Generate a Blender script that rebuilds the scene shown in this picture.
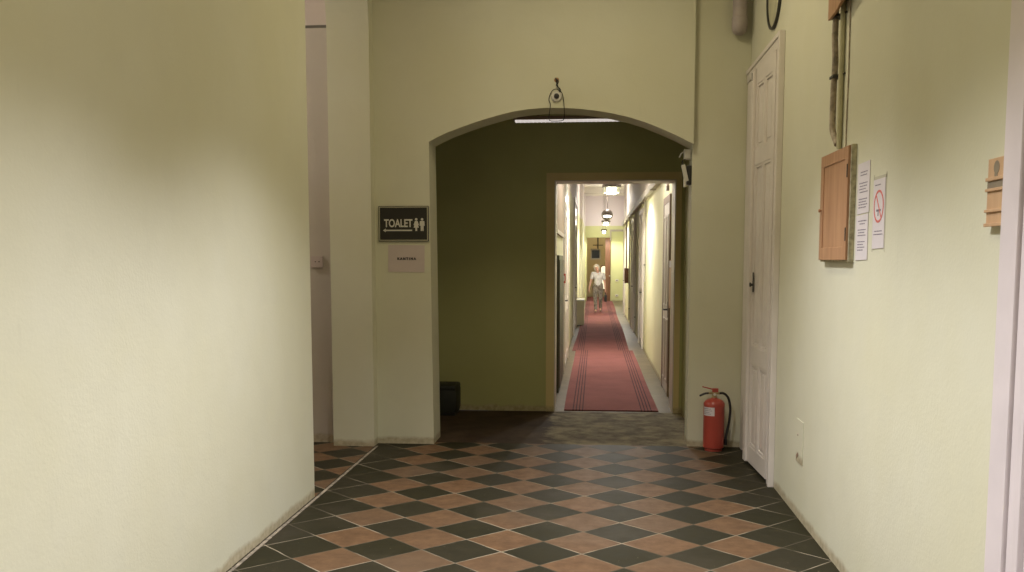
import bpy, bmesh, math, random
from mathutils import Vector, Matrix, Euler
random.seed(7)
for o in list(bpy.data.objects): bpy.data.objects.remove(o)
SC = bpy.context.scene
COL = SC.collection
R = math.radians

# ------------------------------------------------------------------ camera
cam = bpy.data.objects.new('camera', bpy.data.cameras.new('camera'))
COL.objects.link(cam); SC.camera = cam
cam.data.sensor_width = 36; cam.data.lens = 33.046875
cam.data.shift_y = 0.0609
cam.data.clip_start = .05; cam.data.clip_end = 200
cam.location = (0, 0, 1.7)
cam.rotation_euler = (R(90 - 5.37), 0, R(5.024))

# ------------------------------------------------------------------ world, exposure
w = bpy.data.worlds.new('world'); SC.world = w; w.use_nodes = True
w.node_tree.nodes['Background'].inputs[0].default_value = (.9, .9, 1, 1)
w.node_tree.nodes['Background'].inputs[1].default_value = .05
SC.view_settings.view_transform = 'Standard'; SC.view_settings.look = 'None'
SC.view_settings.exposure = 0.85; SC.view_settings.gamma = 1.0
SC.view_settings.use_curve_mapping = False

# light levels (each lamp is built further down with its own shade)
HALL_LAMP_W = 235          # main pendant between the two hall walls
HALL_BACK_W = 215          # second pendant behind the camera
HALL_FILL_W = 19           # dim unseen ceiling tubes, added as fill light
SIDE_FILL_W = 45  # unseen passage lamp, added as fill
CORR_LAMP_W = 155
COOL = (1.0, .96, .90)
HALL_COL = (.98, .955, 1.0)
WARM = (1.0, .85, .55)

# ------------------------------------------------------------------ material helpers
def new_mat(name):
    m = bpy.data.materials.new(name); m.use_nodes = True
    nt = m.node_tree; b = nt.nodes['Principled BSDF']
    return m, nt, b
def N(nt, t, **kw):
    n = nt.nodes.new(t)
    for k, v in kw.items(): setattr(n, k, v)
    return n
def mth(nt, op, a, b=None, c=None):
    n = nt.nodes.new('ShaderNodeMath'); n.operation = op
    for i, v in enumerate((a, b, c)):
        if v is None: continue
        if isinstance(v, (int, float)): n.inputs[i].default_value = v
        else: nt.links.new(v, n.inputs[i])
    return n.outputs[0]
def mixc(nt, fac, a, b, mode='MIX'):
    n = nt.nodes.new('ShaderNodeMix'); n.data_type = 'RGBA'; n.blend_type = mode
    if isinstance(fac, (int, float)): n.inputs[0].default_value = fac
    else: nt.links.new(fac, n.inputs[0])
    for i, v in ((6, a), (7, b)):
        if isinstance(v, tuple): n.inputs[i].default_value = (*v[:3], 1)
        else: nt.links.new(v, n.inputs[i])
    return n.outputs[2]
def ramp(nt, v, a, b):
    n = nt.nodes.new('ShaderNodeMapRange'); n.clamp = True
    nt.links.new(v, n.inputs[0]); n.inputs[1].default_value = a; n.inputs[2].default_value = b
    return n.outputs[0]
def coords(nt):
    tc = N(nt, 'ShaderNodeTexCoord'); s = N(nt, 'ShaderNodeSeparateXYZ')
    nt.links.new(tc.outputs['Object'], s.inputs[0]); return tc.outputs['Object'], s.outputs
def noise(nt, co, scale, detail=4, rough=.55):
    n = N(nt, 'ShaderNodeTexNoise'); nt.links.new(co, n.inputs['Vector'])
    n.inputs['Scale'].default_value = scale; n.inputs['Detail'].default_value = detail
    n.inputs['Roughness'].default_value = rough
    return n.outputs[0]
def bump(nt, b, h, strength=.2, dist=.01):
    n = N(nt, 'ShaderNodeBump'); n.inputs['Strength'].default_value = strength
    n.inputs['Distance'].default_value = dist
    nt.links.new(h, n.inputs['Height']); nt.links.new(n.outputs[0], b.inputs['Normal'])
def simple(name, col, rough=.5, metal=0, var=.08, scale=8, emis=None, es=0, bmp=.05):
    m, nt, b = new_mat(name)
    co, s = coords(nt)
    nz = noise(nt, co, scale)
    c2 = tuple(max(0, c * (1 - 2.5 * var)) for c in col)
    nt.links.new(mixc(nt, ramp(nt, nz, .35, .7), col, c2), b.inputs['Base Color'])
    b.inputs['Roughness'].default_value = rough; b.inputs['Metallic'].default_value = metal
    if emis: b.inputs['Emission Color'].default_value = (*emis, 1); b.inputs['Emission Strength'].default_value = es
    if bmp: bump(nt, b, noise(nt, co, scale * 12), bmp, .004)
    return m
def plaster(name, col, dirt=.055, upper=None, zline=0, rough=.62, line=None):
    m, nt, b = new_mat(name)
    co, s = coords(nt); z = s[2]
    big = noise(nt, co, .9, 3); mid = noise(nt, co, 5, 5)
    c = mixc(nt, ramp(nt, big, .35, .65), col, tuple(v * f for v, f in zip(col, (.95, .94, .88))))
    c = mixc(nt, mth(nt, 'MULTIPLY', ramp(nt, mid, .5, .8), .35), c, tuple(v * .9 for v in col))
    # faint scuffs and drips
    sc = N(nt, 'ShaderNodeMapping'); sc.inputs['Scale'].default_value = (9, 9, 1.3); nt.links.new(co, sc.inputs[0])
    sn = noise(nt, sc.outputs[0], 2.2, 3)
    c = mixc(nt, mth(nt, 'MULTIPLY', ramp(nt, sn, .70, .76), .08), c, tuple(v * .62 for v in col))
    if upper:
        c = mixc(nt, ramp(nt, z, zline - .004, zline + .004), c, upper)
    if line:
        d = mth(nt, 'ABSOLUTE', mth(nt, 'SUBTRACT', z, line))
        c = mixc(nt, ramp(nt, d, .016, .01), c, (.1, .09, .07))
    if dirt:
        edge = mth(nt, 'ADD', dirt - .03, mth(nt, 'MULTIPLY', noise(nt, co, 7, 5), .07))
        d = ramp(nt, mth(nt, 'SUBTRACT', edge, z), -.012, .02)
        c = mixc(nt, mth(nt, 'MULTIPLY', d, .75), c, mixc(nt, ramp(nt, noise(nt, co, 22), .4, .6), (.30, .24, .14), (.44, .37, .24)))
    nt.links.new(c, b.inputs['Base Color'])
    b.inputs['Roughness'].default_value = rough
    h = mth(nt, 'ADD', mth(nt, 'MULTIPLY', noise(nt, co, 60, 3), .4), noise(nt, co, 6, 4))
    bump(nt, b, h, .16, .012)
    return m
GREEN = (.64, .637, .505)
M = {}
M['wall'] = plaster('yellow_green_plaster', GREEN)
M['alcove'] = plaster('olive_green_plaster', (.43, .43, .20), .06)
M['corridor'] = plaster('corridor_plaster', (.70, .69, .47), .05, (.74, .67, .66), 3.0)
M['end'] = plaster('end_wall_plaster', (.62, .64, .34), .05, (.74, .67, .68), 3.09)
M['pink'] = plaster('pinkish_grey_plaster', (.47, .42, .365), .07, (.56, .48, .43), 3.8, line=3.79)
M['ceil'] = plaster('ceiling_white', (.66, .62, .55), 0)
M['band'] = plaster('olive_brown_band', (.64, .53, .28), .05)
M['beige_room'] = plaster('far_room_plaster', (.46, .40, .26), .05)

def floor_tiles(name, border):
    m, nt, b = new_mat(name)
    co, s = coords(nt)
    wob = mth(nt, 'MULTIPLY', mth(nt, 'SUBTRACT', noise(nt, co, 3, 2), .5), .012)
    u = mth(nt, 'DIVIDE', mth(nt, 'ADD', mth(nt, 'SUBTRACT', s[0], .175), wob), .472)
    v = mth(nt, 'DIVIDE', mth(nt, 'ADD', mth(nt, 'SUBTRACT', s[1], 5.112), wob), .451)
    a = mth(nt, 'ADD', u, v); bb = mth(nt, 'SUBTRACT', u, v)
    fa = mth(nt, 'FLOOR', a); fb = mth(nt, 'FLOOR', bb)
    par = mth(nt, 'FLOORED_MODULO', mth(nt, 'ADD', fa, fb), 2)      # 1 = dark
    cb = N(nt, 'ShaderNodeCombineXYZ'); nt.links.new(fa, cb.inputs[0]); nt.links.new(fb, cb.inputs[1])
    wn = N(nt, 'ShaderNodeTexWhiteNoise'); nt.links.new(cb.outputs[0], wn.inputs[0])
    rnd = wn.outputs[0]
    if border:
        outl = mth(nt, 'LESS_THAN', s[0], -1.715); outr = mth(nt, 'GREATER_THAN', s[0], 1.12)
        par = mth(nt, 'MAXIMUM', par, mth(nt, 'MAXIMUM', outl, outr))
    n1 = noise(nt, co, 9, 6, .65); n2 = noise(nt, co, 45, 3)
    terra = mixc(nt, ramp(nt, n1, .35, .7), (.15, .086, .044), (.098, .056, .030))
    terra = mixc(nt, mth(nt, 'MULTIPLY', rnd, .55), terra, (.10, .07, .045))
    dark = mixc(nt, ramp(nt, n1, .3, .7), (.017, .016, .008), (.029, .026, .013))
    dark = mixc(nt, mth(nt, 'MULTIPLY', rnd, .4), dark, (.04, .034, .024))
    c = mixc(nt, par, terra, dark)
    # worn, scuffed traffic film
    c = mixc(nt, mth(nt, 'MULTIPLY', ramp(nt, noise(nt, co, 1.1, 5, .6), .52, .75), .35), c, (.085, .07, .05))
    c = mixc(nt, mth(nt, 'MULTIPLY', ramp(nt, n2, .70, .76), .3), c, (.34, .29, .22))
    def edge(t):
        f = mth(nt, 'FRACT', t); return mth(nt, 'MINIMUM', f, mth(nt, 'SUBTRACT', 1, f))
    e = mth(nt, 'MINIMUM', edge(a), edge(bb))
    g = ramp(nt, e, .016, .008)
    gcol = mixc(nt, ramp(nt, noise(nt, co, 2.3, 3), .45, .62), (.10, .085, .06), (.36, .31, .23))
    c = mixc(nt, mth(nt, 'MULTIPLY', g, .8), c, gcol)
    nt.links.new(c, b.inputs['Base Color']); b.inputs['Specular IOR Level'].default_value = .07
    r = mth(nt, 'ADD', .42, mth(nt, 'MULTIPLY', n1, .25)); nt.links.new(mth(nt, 'ADD', r, mth(nt, 'MULTIPLY', g, .3)), b.inputs['Roughness'])
    h = mth(nt, 'ADD', mth(nt, 'MULTIPLY', g, -1), mth(nt, 'MULTIPLY', n1, .25)); bump(nt, b, h, .35, .006)
    return m
M['tiles'] = floor_tiles('checkered_clay_tiles', True)
M['tiles_side'] = floor_tiles('checkered_clay_tiles_side', False)
def concrete(name, c1, c2, sc, rough=.6, split=None):
    m, nt, b = new_mat(name); co, s = coords(nt)
    n1 = noise(nt, co, sc, 7, .65); n2 = noise(nt, co, sc * .35, 4)
    c = mixc(nt, ramp(nt, n1, .38, .62), c1, c2)
    c = mixc(nt, mth(nt, 'MULTIPLY', ramp(nt, n2, .45, .65), .5), c, tuple(v * .5 for v in c1))
    if split:      # another, paler screed on the right-hand side with an uneven seam
        xe = mth(nt, 'ADD', s[0], mth(nt, 'MULTIPLY', mth(nt, 'SUBTRACT', n1, .5), .5))
        c = mixc(nt, ramp(nt, xe, split[0] - .04, split[0] + .04), c, mixc(nt, ramp(nt, n1, .4, .6), split[1], split[2]))
    nt.links.new(c, b.inputs['Base Color']); b.inputs['Roughness'].default_value = rough; b.inputs['Specular IOR Level'].default_value = .2
    bump(nt, b, n1, .5, .01); return m
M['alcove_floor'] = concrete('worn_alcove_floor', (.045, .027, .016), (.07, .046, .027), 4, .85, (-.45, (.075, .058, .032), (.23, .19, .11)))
M['corridor_floor'] = concrete('corridor_lino', (.15, .115, .07), (.11, .085, .05), 3, .38)
def carpet_mat():
    m, nt, b = new_mat('red_runner_carpet'); co, s = coords(nt)
    x = s[0]
    n1 = noise(nt, co, 2.2, 4); n2 = noise(nt, co, 160, 2)
    c = mixc(nt, ramp(nt, n1, .35, .68), (.26, .103, .097), (.21, .083, .078))
    c = mixc(nt, mth(nt, 'MULTIPLY', n2, .3), c, (.24, .08, .075))
    # four dark stripes near each side, local x from -.56 to .56
    ax = mth(nt, 'ABSOLUTE', x)
    t = mth(nt, 'DIVIDE', mth(nt, 'SUBTRACT', ax, .325), .036)
    inband = mth(nt, 'MULTIPLY', mth(nt, 'GREATER_THAN', t, 0), mth(nt, 'LESS_THAN', t, 4))
    st = mth(nt, 'MULTIPLY', inband, mth(nt, 'LESS_THAN', mth(nt, 'FRACT', t), .34))
    c = mixc(nt, mth(nt, 'MULTIPLY', st, .9), c, (.06, .035, .04))
    nt.links.new(c, b.inputs['Base Color']); b.inputs['Roughness'].default_value = .95
    b.inputs['Specular IOR Level'].default_value = .15
    bump(nt, b, mth(nt, 'ADD', n2, mth(nt, 'MULTIPLY', noise(nt, co, 1.6, 2), 2)), .4, .01)
    return m
M['carpet'] = carpet_mat()
def wood(name, c1, c2, axis=2, sc=14, rough=.5):
    m, nt, b = new_mat(name); co, s = coords(nt)
    mp = N(nt, 'ShaderNodeMapping'); v = [sc, sc, sc]; v[axis] = sc * .08
    mp.inputs['Scale'].default_value = v; nt.links.new(co, mp.inputs[0])
    n1 = noise(nt, mp.outputs[0], 1.6, 6, .6)
    nt.links.new(mixc(nt, ramp(nt, n1, .35, .65), c1, c2), b.inputs['Base Color'])
    b.inputs['Roughness'].default_value = rough; bump(nt, b, n1, .15, .004); return m
M['wood'] = wood('light_brown_board', (.46, .265, .145), (.36, .19, .10))
M['wood_pale'] = wood('pale_plywood', (.56, .375, .22), (.48, .30, .17))
M['wood_dark'] = wood('brown_door_wood', (.22, .10, .05), (.14, .065, .035))
M['wood_mark'] = simple('stencil_grey_brown', (.24, .2, .14), .7)
M['ply_edge'] = simple('yellow_filler_edge', (.52, .48, .32), .8, var=.2, scale=30, bmp=.4)
def paintwork(name, col, chips=True):
    m, nt, b = new_mat(name); co, s = coords(nt)
    n = noise(nt, co, 3, 4); c = mixc(nt, ramp(nt, n, .4, .7), col, tuple(v * .9 for v in col))
    if chips:
        c = mixc(nt, ramp(nt, noise(nt, co, 24, 4, .7), .74, .76), c, (.22, .16, .1))
    nt.links.new(c, b.inputs['Base Color']); b.inputs['Roughness'].default_value = .38
    bump(nt, b, noise(nt, co, 30), .06, .004); return m
M['white_paint'] = paintwork('off_white_gloss_paint', (.70, .65, .60))
M['white_door'] = paintwork('lilac_white_gloss_paint', (.70, .64, .65), False)
M['corr_door'] = paintwork('corridor_white_paint', (.62, .56, .50), False)
M['frame_brown'] = simple('brown_frame_paint', (.26, .18, .13), .45)
M['black'] = simple('black_plastic', (.018, .018, .018), .42, var=0)
M['rubber'] = simple('black_rubber', (.012, .012, .014), .5, var=0)
M['dark_box'] = simple('dark_vinyl', (.018, .02, .016), .6, var=.1)
M['sign_black'] = simple('sign_black', (.018, .016, .010), .35, var=0, bmp=0)
M['sign_white'] = simple('sign_white', (.62, .60, .52), .5, var=0, bmp=0)
M['sign_rim'] = simple('sign_rim', (.38, .36, .26), .35, var=0)
M['paper'] = simple('white_paper', (.66, .62, .64), .7, var=.02, bmp=0)
M['paper_warm'] = simple('lilac_paper', (.56, .48, .45), .7, var=.02, bmp=0)
M['ink'] = simple('grey_ink', (.20, .18, .22), .8, var=0, bmp=0)
M['red_ink'] = simple('red_ink', (.62, .16, .14), .7, var=0, bmp=0)
M['tape'] = simple('clear_tape', (.62, .60, .48), .25, var=0, bmp=0)
M['red'] = simple('red_enamel', (.40, .065, .045), .28, var=.05)
M['brass'] = simple('dull_brass', (.5, .4, .22), .35, .9)
M['chrome'] = simple('worn_metal', (.55, .52, .46), .35, .9)
M['iron'] = simple('grey_iron', (.07, .07, .065), .55, .4, var=.2)
M['pipe'] = simple('pinkish_white_pipe', (.42, .36, .33), .5, var=.1)
M['trunk'] = simple('grey_trunking', (.46, .42, .35), .5)
M['plastic_white'] = simple('white_plastic', (.66, .64, .58), .4, var=.02)
M['plastic_pink'] = simple('aged_plastic', (.46, .38, .35), .45, var=.05)
M['conduit'] = simple('stained_conduit', (.44, .36, .26), .6, var=.25, scale=25)
M['conduit_paint'] = simple('painted_conduit', (.52, .49, .30), .6, var=.1)
M['glassy'] = simple('frosted_door_glass', (.62, .66, .62), .2, var=.05)
M['screen'] = simple('dark_screen', (.02, .022, .025), .15, var=0, bmp=0)
M['casing'] = simple('grey_casing', (.5, .48, .42), .5)
M['lamp_metal'] = simple('brown_lamp_rim', (.10, .08, .06), .4, .3)
M['lamp_shade'] = simple('enamel_shade', (.62, .64, .52), .4)
def glow(name, col, s):
    return simple(name, (.8, .8, .75), .4, var=0, emis=col, es=s, bmp=0)
M['glow'] = glow('lit_diffuser', (1, .95, .88), 6)
M['tube_glow'] = glow('dim_tube_diffuser', (1, .92, .88), .3)
M['pane_glow'] = glow('glowing_far_pane', (1, .93, .66), .55)  # emission stands in for light reflected on the cream arch
M['skin'] = simple('skin', (.58, .33, .24), .5, var=.03)
M['hair'] = simple('white_blond_hair', (.80, .74, .62), .6, var=.12, scale=60)
M['shirt'] = simple('white_shirt', (.66, .64, .62), .85, var=.1, scale=12)
M['trousers'] = simple('patterned_grey_trousers', (.33, .29, .23), .9, var=.28, scale=16)
M['shoe'] = simple('tan_shoe', (.36, .24, .18), .6)
M['bag'] = simple('black_bag', (.02, .02, .02), .6)
M['radiator'] = paintwork('cream_radiator_paint', (.78, .75, .52), False)

# ------------------------------------------------------------------ mesh helpers
class MB:
    def __init__(s): s.bm = bmesh.new()
    def box(s, x0, x1, y0, y1, z0, z1, bev=0, rot=None, piv=None):
        b = bmesh.new(); bmesh.ops.create_cube(b, size=1)
        for v in b.verts:
            v.co = Vector(((x0 + x1) / 2 + v.co.x * (x1 - x0), (y0 + y1) / 2 + v.co.y * (y1 - y0), (z0 + z1) / 2 + v.co.z * (z1 - z0)))
        if bev: bmesh.ops.bevel(b, geom=b.edges[:], offset=bev, segments=2, affect='EDGES', profile=.6)
        if rot is not None:
            mt = Euler(rot).to_matrix(); p = Vector(piv or ((x0 + x1) / 2, (y0 + y1) / 2, (z0 + z1) / 2))
            for v in b.verts: v.co = mt @ (v.co - p) + p
        return s.add(b)
    def add(s, b):
        me = bpy.data.meshes.new('t'); b.to_mesh(me); b.free(); s.bm.from_mesh(me); bpy.data.meshes.remove(me); return s
    def prism(s, poly, axis, d0, d1):
        b = bmesh.new()
        def pt(p, d):
            if axis == 'y': return (p[0], d, p[1])
            if axis == 'x': return (d, p[0], p[1])
            return (p[0], p[1], d)
        a = [b.verts.new(pt(p, d0)) for p in poly]; c = [b.verts.new(pt(p, d1)) for p in poly]
        b.faces.new(a); b.faces.new(c[::-1]); n = len(poly)
        for i in range(n): b.faces.new((a[i], a[(i + 1) % n], c[(i + 1) % n], c[i]))
        bmesh.ops.recalc_face_normals(b, faces=b.faces[:]); return s.add(b)
    def tube(s, pts, r, seg=10, cap=True):
        pts = [Vector(p) for p in pts]; b = bmesh.new(); rings = []
        rs = r if isinstance(r, (list, tuple)) else [r] * len(pts)
        up = Vector((0, 0, 1)); prev = None
        for i, p in enumerate(pts):
            t = (pts[min(i + 1, len(pts) - 1)] - pts[max(i - 1, 0)]).normalized()
            if prev is None:
                u = t.cross(up)
                if u.length < .05: u = t.cross(Vector((1, 0, 0)))
            else: u = prev - t * prev.dot(t)
            u.normalize(); prev = u; w_ = t.cross(u)
            rings.append([b.verts.new(p + (u * math.cos(a) + w_ * math.sin(a)) * rs[i]) for a in [2 * math.pi * k / seg for k in range(seg)]])
        for A, B in zip(rings, rings[1:]):
            for k in range(seg): b.faces.new((A[k], A[(k + 1) % seg], B[(k + 1) % seg], B[k]))
        if cap: b.faces.new(rings[0][::-1]); b.faces.new(rings[-1])
        bmesh.ops.recalc_face_normals(b, faces=b.faces[:]); return s.add(b)
    def lathe(s, prof, c=(0, 0, 0), seg=32, axis='z'):
        """prof = [(r, h)...] turned about axis through c"""
        b = bmesh.new(); rings = []
        for r_, h in prof:
            ring = []
            for k in range(seg):
                a = 2 * math.pi * k / seg; p, q = r_ * math.cos(a), r_ * math.sin(a)
                v = (p, q, h) if axis == 'z' else ((h, p, q) if axis == 'x' else (p, h, q))
                ring.append(b.verts.new(Vector(c) + Vector(v)))
            rings.append(ring)
        for A, B in zip(rings, rings[1:]):
            for k in range(seg): b.faces.new((A[k], A[(k + 1) % seg], B[(k + 1) % seg], B[k]))
        if prof[0][0] > 1e-4 and prof[-1][0] > 1e-4:      # a ring: close the section on itself
            A, B = rings[-1], rings[0]
            for k in range(seg): b.faces.new((A[k], A[(k + 1) % seg], B[(k + 1) % seg], B[k]))
        else: b.faces.new(rings[0][::-1]); b.faces.new(rings[-1])
        bmesh.ops.remove_doubles(b, verts=b.verts[:], dist=1e-5)
        bmesh.ops.recalc_face_normals(b, faces=b.faces[:]); return s.add(b)
    def build(s, name, mat, parent=None, smooth=False, off=None):
        if off is None and parent is not None: off = Vector(world_loc(parent))
        if off is not None:
            for v in s.bm.verts: v.co -= Vector(off)
        me = bpy.data.meshes.new(name); s.bm.to_mesh(me); s.bm.free()
        me.materials.append(mat)
        if smooth:
            for p in me.polygons: p.use_smooth = True
            try: me.set_sharp_from_angle(angle=R(38))
            except Exception: pass
        o = bpy.data.objects.new(name, me); COL.objects.link(o)
        if parent is not None: o.parent = parent
        elif off is not None: o.location = off
        return o
def world_loc(o):
    v = Vector(o.location)
    while o.parent: o = o.parent; v += Vector(o.location)
    return v
def tag(o, label=None, cat=None, group=None, kind=None):
    if label: o['label'] = label
    if cat: o['category'] = cat
    if group: o['group'] = group
    if kind: o['kind'] = kind
    return o
def thing(name, loc, label, cat, group=None):
    o = bpy.data.objects.new(name, None); COL.objects.link(o); o.location = loc; o.empty_display_size = .1
    return tag(o, label, cat, group)
def struct_empty(name, loc, label=None):
    o = bpy.data.objects.new(name, None); COL.objects.link(o); o.location = loc
    return tag(o, label, None, None, 'structure')
def struct(name, mb, mat, label=None, parent=None):
    o = mb.build(name, mat, parent)
    return tag(o, label, None, None, 'structure') if parent is None else o
def text_mesh(name, body, size, mat, parent, loc, width=None, bold=.0, rot=(R(90), 0, 0), space=1.0, height=None):
    cu = bpy.data.curves.new(name, 'FONT'); cu.body = body; cu.size = size; cu.extrude = .0012; cu.offset = bold
    cu.align_x = 'CENTER'; cu.align_y = 'CENTER'; cu.space_character = space
    t = bpy.data.objects.new(name, cu); COL.objects.link(t)
    bpy.context.view_layer.update()
    me = bpy.data.meshes.new_from_object(t.evaluated_get(bpy.context.evaluated_depsgraph_get()))
    bpy.data.objects.remove(t)
    xs = [v.co.x for v in me.vertices]; ys = [v.co.y for v in me.vertices]
    cx, cy = (max(xs) + min(xs)) / 2, (max(ys) + min(ys)) / 2
    k = width / (max(xs) - min(xs)) if width else 1; ky = height / (max(ys) - min(ys)) if height else k
    mt = Euler(rot).to_matrix()
    for v in me.vertices: v.co = mt @ Vector(((v.co.x - cx) * k, (v.co.y - cy) * ky, v.co.z))
    me.materials.clear(); me.materials.append(mat)
    o = bpy.data.objects.new(name, me); COL.objects.link(o); o.parent = parent
    o.location = Vector(loc) - world_loc(parent); return o

# ================================================================== THE SETTING
HZ = 4.7
struct('floor', MB().box(-2.0, 1.36, -3, 8.60, -.06, 0), M['tiles'], 'worn floor of dark green and terracotta diamond tiles in the hall')
struct('floor', MB().box(-5, -2.0, 4.8, 8.5, -.06, -.001), M['tiles_side'], 'checkered tile floor seen through the left side opening')
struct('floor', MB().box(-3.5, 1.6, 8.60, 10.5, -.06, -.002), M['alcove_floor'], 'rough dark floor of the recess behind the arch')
struct('floor', MB().box(-1.2, 2.0, 10.5, 44.2, -.06, -.003), M['corridor_floor'], 'beige floor of the long corridor beside the runner')
# pale grout joint between hall floor and side floor
struct('trim_1', MB().box(-1.985, -1.965, 2.5, 8.36, 0, .004), simple('pale_grout', (.36, .31, .24), .8, var=.3, scale=20), 'thin pale joint along the left edge of the tiled floor')
def arc(c, r, a0, a1, n): return [(c[0] + r * math.cos(R(a0 + (a1 - a0) * i / n)), c[1] + r * math.sin(R(a0 + (a1 - a0) * i / n))) for i in range(n + 1)]
# left wall with the arched side opening (y from 6.5 to 8.35)
yo0, yo1, zs = 6.50, 8.35, 3.72
cy_ = (yo0 + yo1) / 2; rr = (yo1 - yo0) / 2
ap = arc((cy_, zs), rr, 180, 0, 20)
poly = [(-3, 0), (yo0, 0)] + ap + [(yo1, 0), (8.5, 0), (8.5, HZ), (-3, HZ)]
struct('wall_left', MB().prism(poly, 'x', -2.38, -2.0), M['wall'], 'yellow-green plaster wall on the left with a side opening')
struct('wall_right', MB().box(1.35, 1.6, -3, 8.60, 0, HZ), M['wall'], 'yellow-green plaster wall on the right of the hall')
struct('wall_front', MB().box(-2.38, 1.6, -3.2, -3, 0, HZ), M['wall'], 'plaster wall behind the viewer')
struct('ceiling', MB().box(-5.2, 1.6, -3.2, 8.87, HZ, HZ + .15), M['ceil'], 'high ceiling of the hall')
# arched wall
AR = [(-1.50, 2.76), (-1.42, 2.80), (-1.33, 2.84), (-1.2, 2.887), (-1.08, 2.926), (-.96, 2.962), (-.84, 2.993), (-.72, 3.02), (-.6, 3.036), (-.45, 3.045), (-.3, 3.042), (-.15, 3.033),
      (-.01, 3.016), (.14, 2.99), (.28, 2.957), (.43, 2.91), (.57, 2.853), (.71, 2.79), (.855, 2.715)]
poly = [(-2.38, 0), (-1.475, 0)] + AR + [(.855, HZ), (-2.38, HZ)]
struct('wall_back', MB().prism(poly, 'y', 8.5, 8.87), M['wall'], 'end wall of the hall pierced by a wide flat arch')
struct('wall_pier', MB().box(.855, 1.6, 8.60, 8.87, 0, HZ), M['wall'], 'narrow plaster pier right of the arch behind the extinguisher')
# side passage
struct('wall_side_passage', MB().box(-5.2, -2.38, 8.5, 8.87, 0, HZ), M['pink'], 'pinkish grey wall inside the left side opening')
struct('wall_side_end', MB().box(-5.2, -5, 4.6, 8.5, 0, HZ), M['pink'], 'far end wall of the side passage')
struct('wall_side_near', MB().box(-5, -2.38, 4.6, 4.8, 0, HZ), M['pink'], 'near wall of the side passage')
# recess behind the arch
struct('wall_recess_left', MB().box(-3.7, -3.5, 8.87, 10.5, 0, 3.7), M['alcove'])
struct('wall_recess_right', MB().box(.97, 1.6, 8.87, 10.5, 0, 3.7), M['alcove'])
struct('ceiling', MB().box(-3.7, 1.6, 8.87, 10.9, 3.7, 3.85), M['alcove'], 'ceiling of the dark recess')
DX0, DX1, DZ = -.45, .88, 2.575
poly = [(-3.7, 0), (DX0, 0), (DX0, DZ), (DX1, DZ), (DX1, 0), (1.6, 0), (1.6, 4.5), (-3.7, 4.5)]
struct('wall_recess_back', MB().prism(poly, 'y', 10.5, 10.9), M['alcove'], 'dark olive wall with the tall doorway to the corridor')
poly = [(DX0 - .09, 0), (DX0, 0), (DX0, DZ), (DX1, DZ), (DX1, 0), (DX1 + .06, 0), (DX1 + .06, DZ + .08), (DX0 - .09, DZ + .08)]
struct('trim_2', MB().prism(poly, 'y', 10.485, 10.50), M['band'], 'olive brown painted band round the corridor doorway')
# cream inner lining of the doorway
m_ = MB().box(DX0, DX0 + .012, 10.49, 10.9, 0, DZ).box(DX1 - .012, DX1, 10.49, 10.9, 0, DZ).box(DX0, DX1, 10.49, 10.9, DZ - .012, DZ)
struct('trim_3', m_, M['corr_door'], 'thin cream lining inside the corridor doorway')
# corridor
CZ = 4.3
struct('wall_corridor_left', MB().box(-1.2, -.48, 10.9, 30, 0, CZ), M['corridor'], 'pale green left wall of the corridor')
struct('wall_corridor_left', MB().box(-1.2, -.41, 30, 39, 0, CZ), M['corridor'], 'projecting far stretch of the left corridor wall')
struct('wall_corridor_right', MB().box(.93, 2.0, 10.9, 31, 0, CZ), M['corridor'], 'pale green right wall of the corridor')
struct('wall_corridor_right', MB().box(1.2, 2.0, 31, 39, 0, CZ), M['corridor'], 'set back far stretch of the right corridor wall')
struct('ceiling', MB().box(-1.2, 2.0, 10.9, 39.3, CZ, CZ + .2), M['ceil'], 'white corridor ceiling')
for i, yb in enumerate((15, 25, 34.5)):
    struct('trim_%d' % (4 + i), MB().box(-.48 if yb < 30 else -.41, .93 if yb < 31 else 1.2, yb, yb + .5, CZ - .2, CZ), M['ceil'], ['nearest', 'middle', 'farthest'][i] + ' ceiling beam across the corridor')
EO0, EO1, EZ = -.34, .64, 2.62
poly = [(-1.2, 0), (EO0, 0), (EO0, EZ), (EO1, EZ), (EO1, 0), (2.0, 0), (2.0, CZ), (-1.2, CZ)]
struct('wall_corridor_end', MB().prism(poly, 'y', 39, 39.3), M['end'], 'corridor end wall, green below and white above')
struct('wall_far_room_back', MB().box(-1.2, 2, 44, 44.2, 0, 3.4), M['beige_room'])
struct('wall_far_room_left', MB().box(-1.2, -.8, 39.3, 44, 0, 3.4), M['beige_room'])
struct('wall_far_room_right', MB().box(1.3, 2, 39.3, 44, 0, 3.4), M['beige_room'])
struct('ceiling', MB().box(-1.2, 2, 39.3, 44.2, 3.4, 3.5), M['beige_room'], 'low ceiling of the far room')

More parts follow.
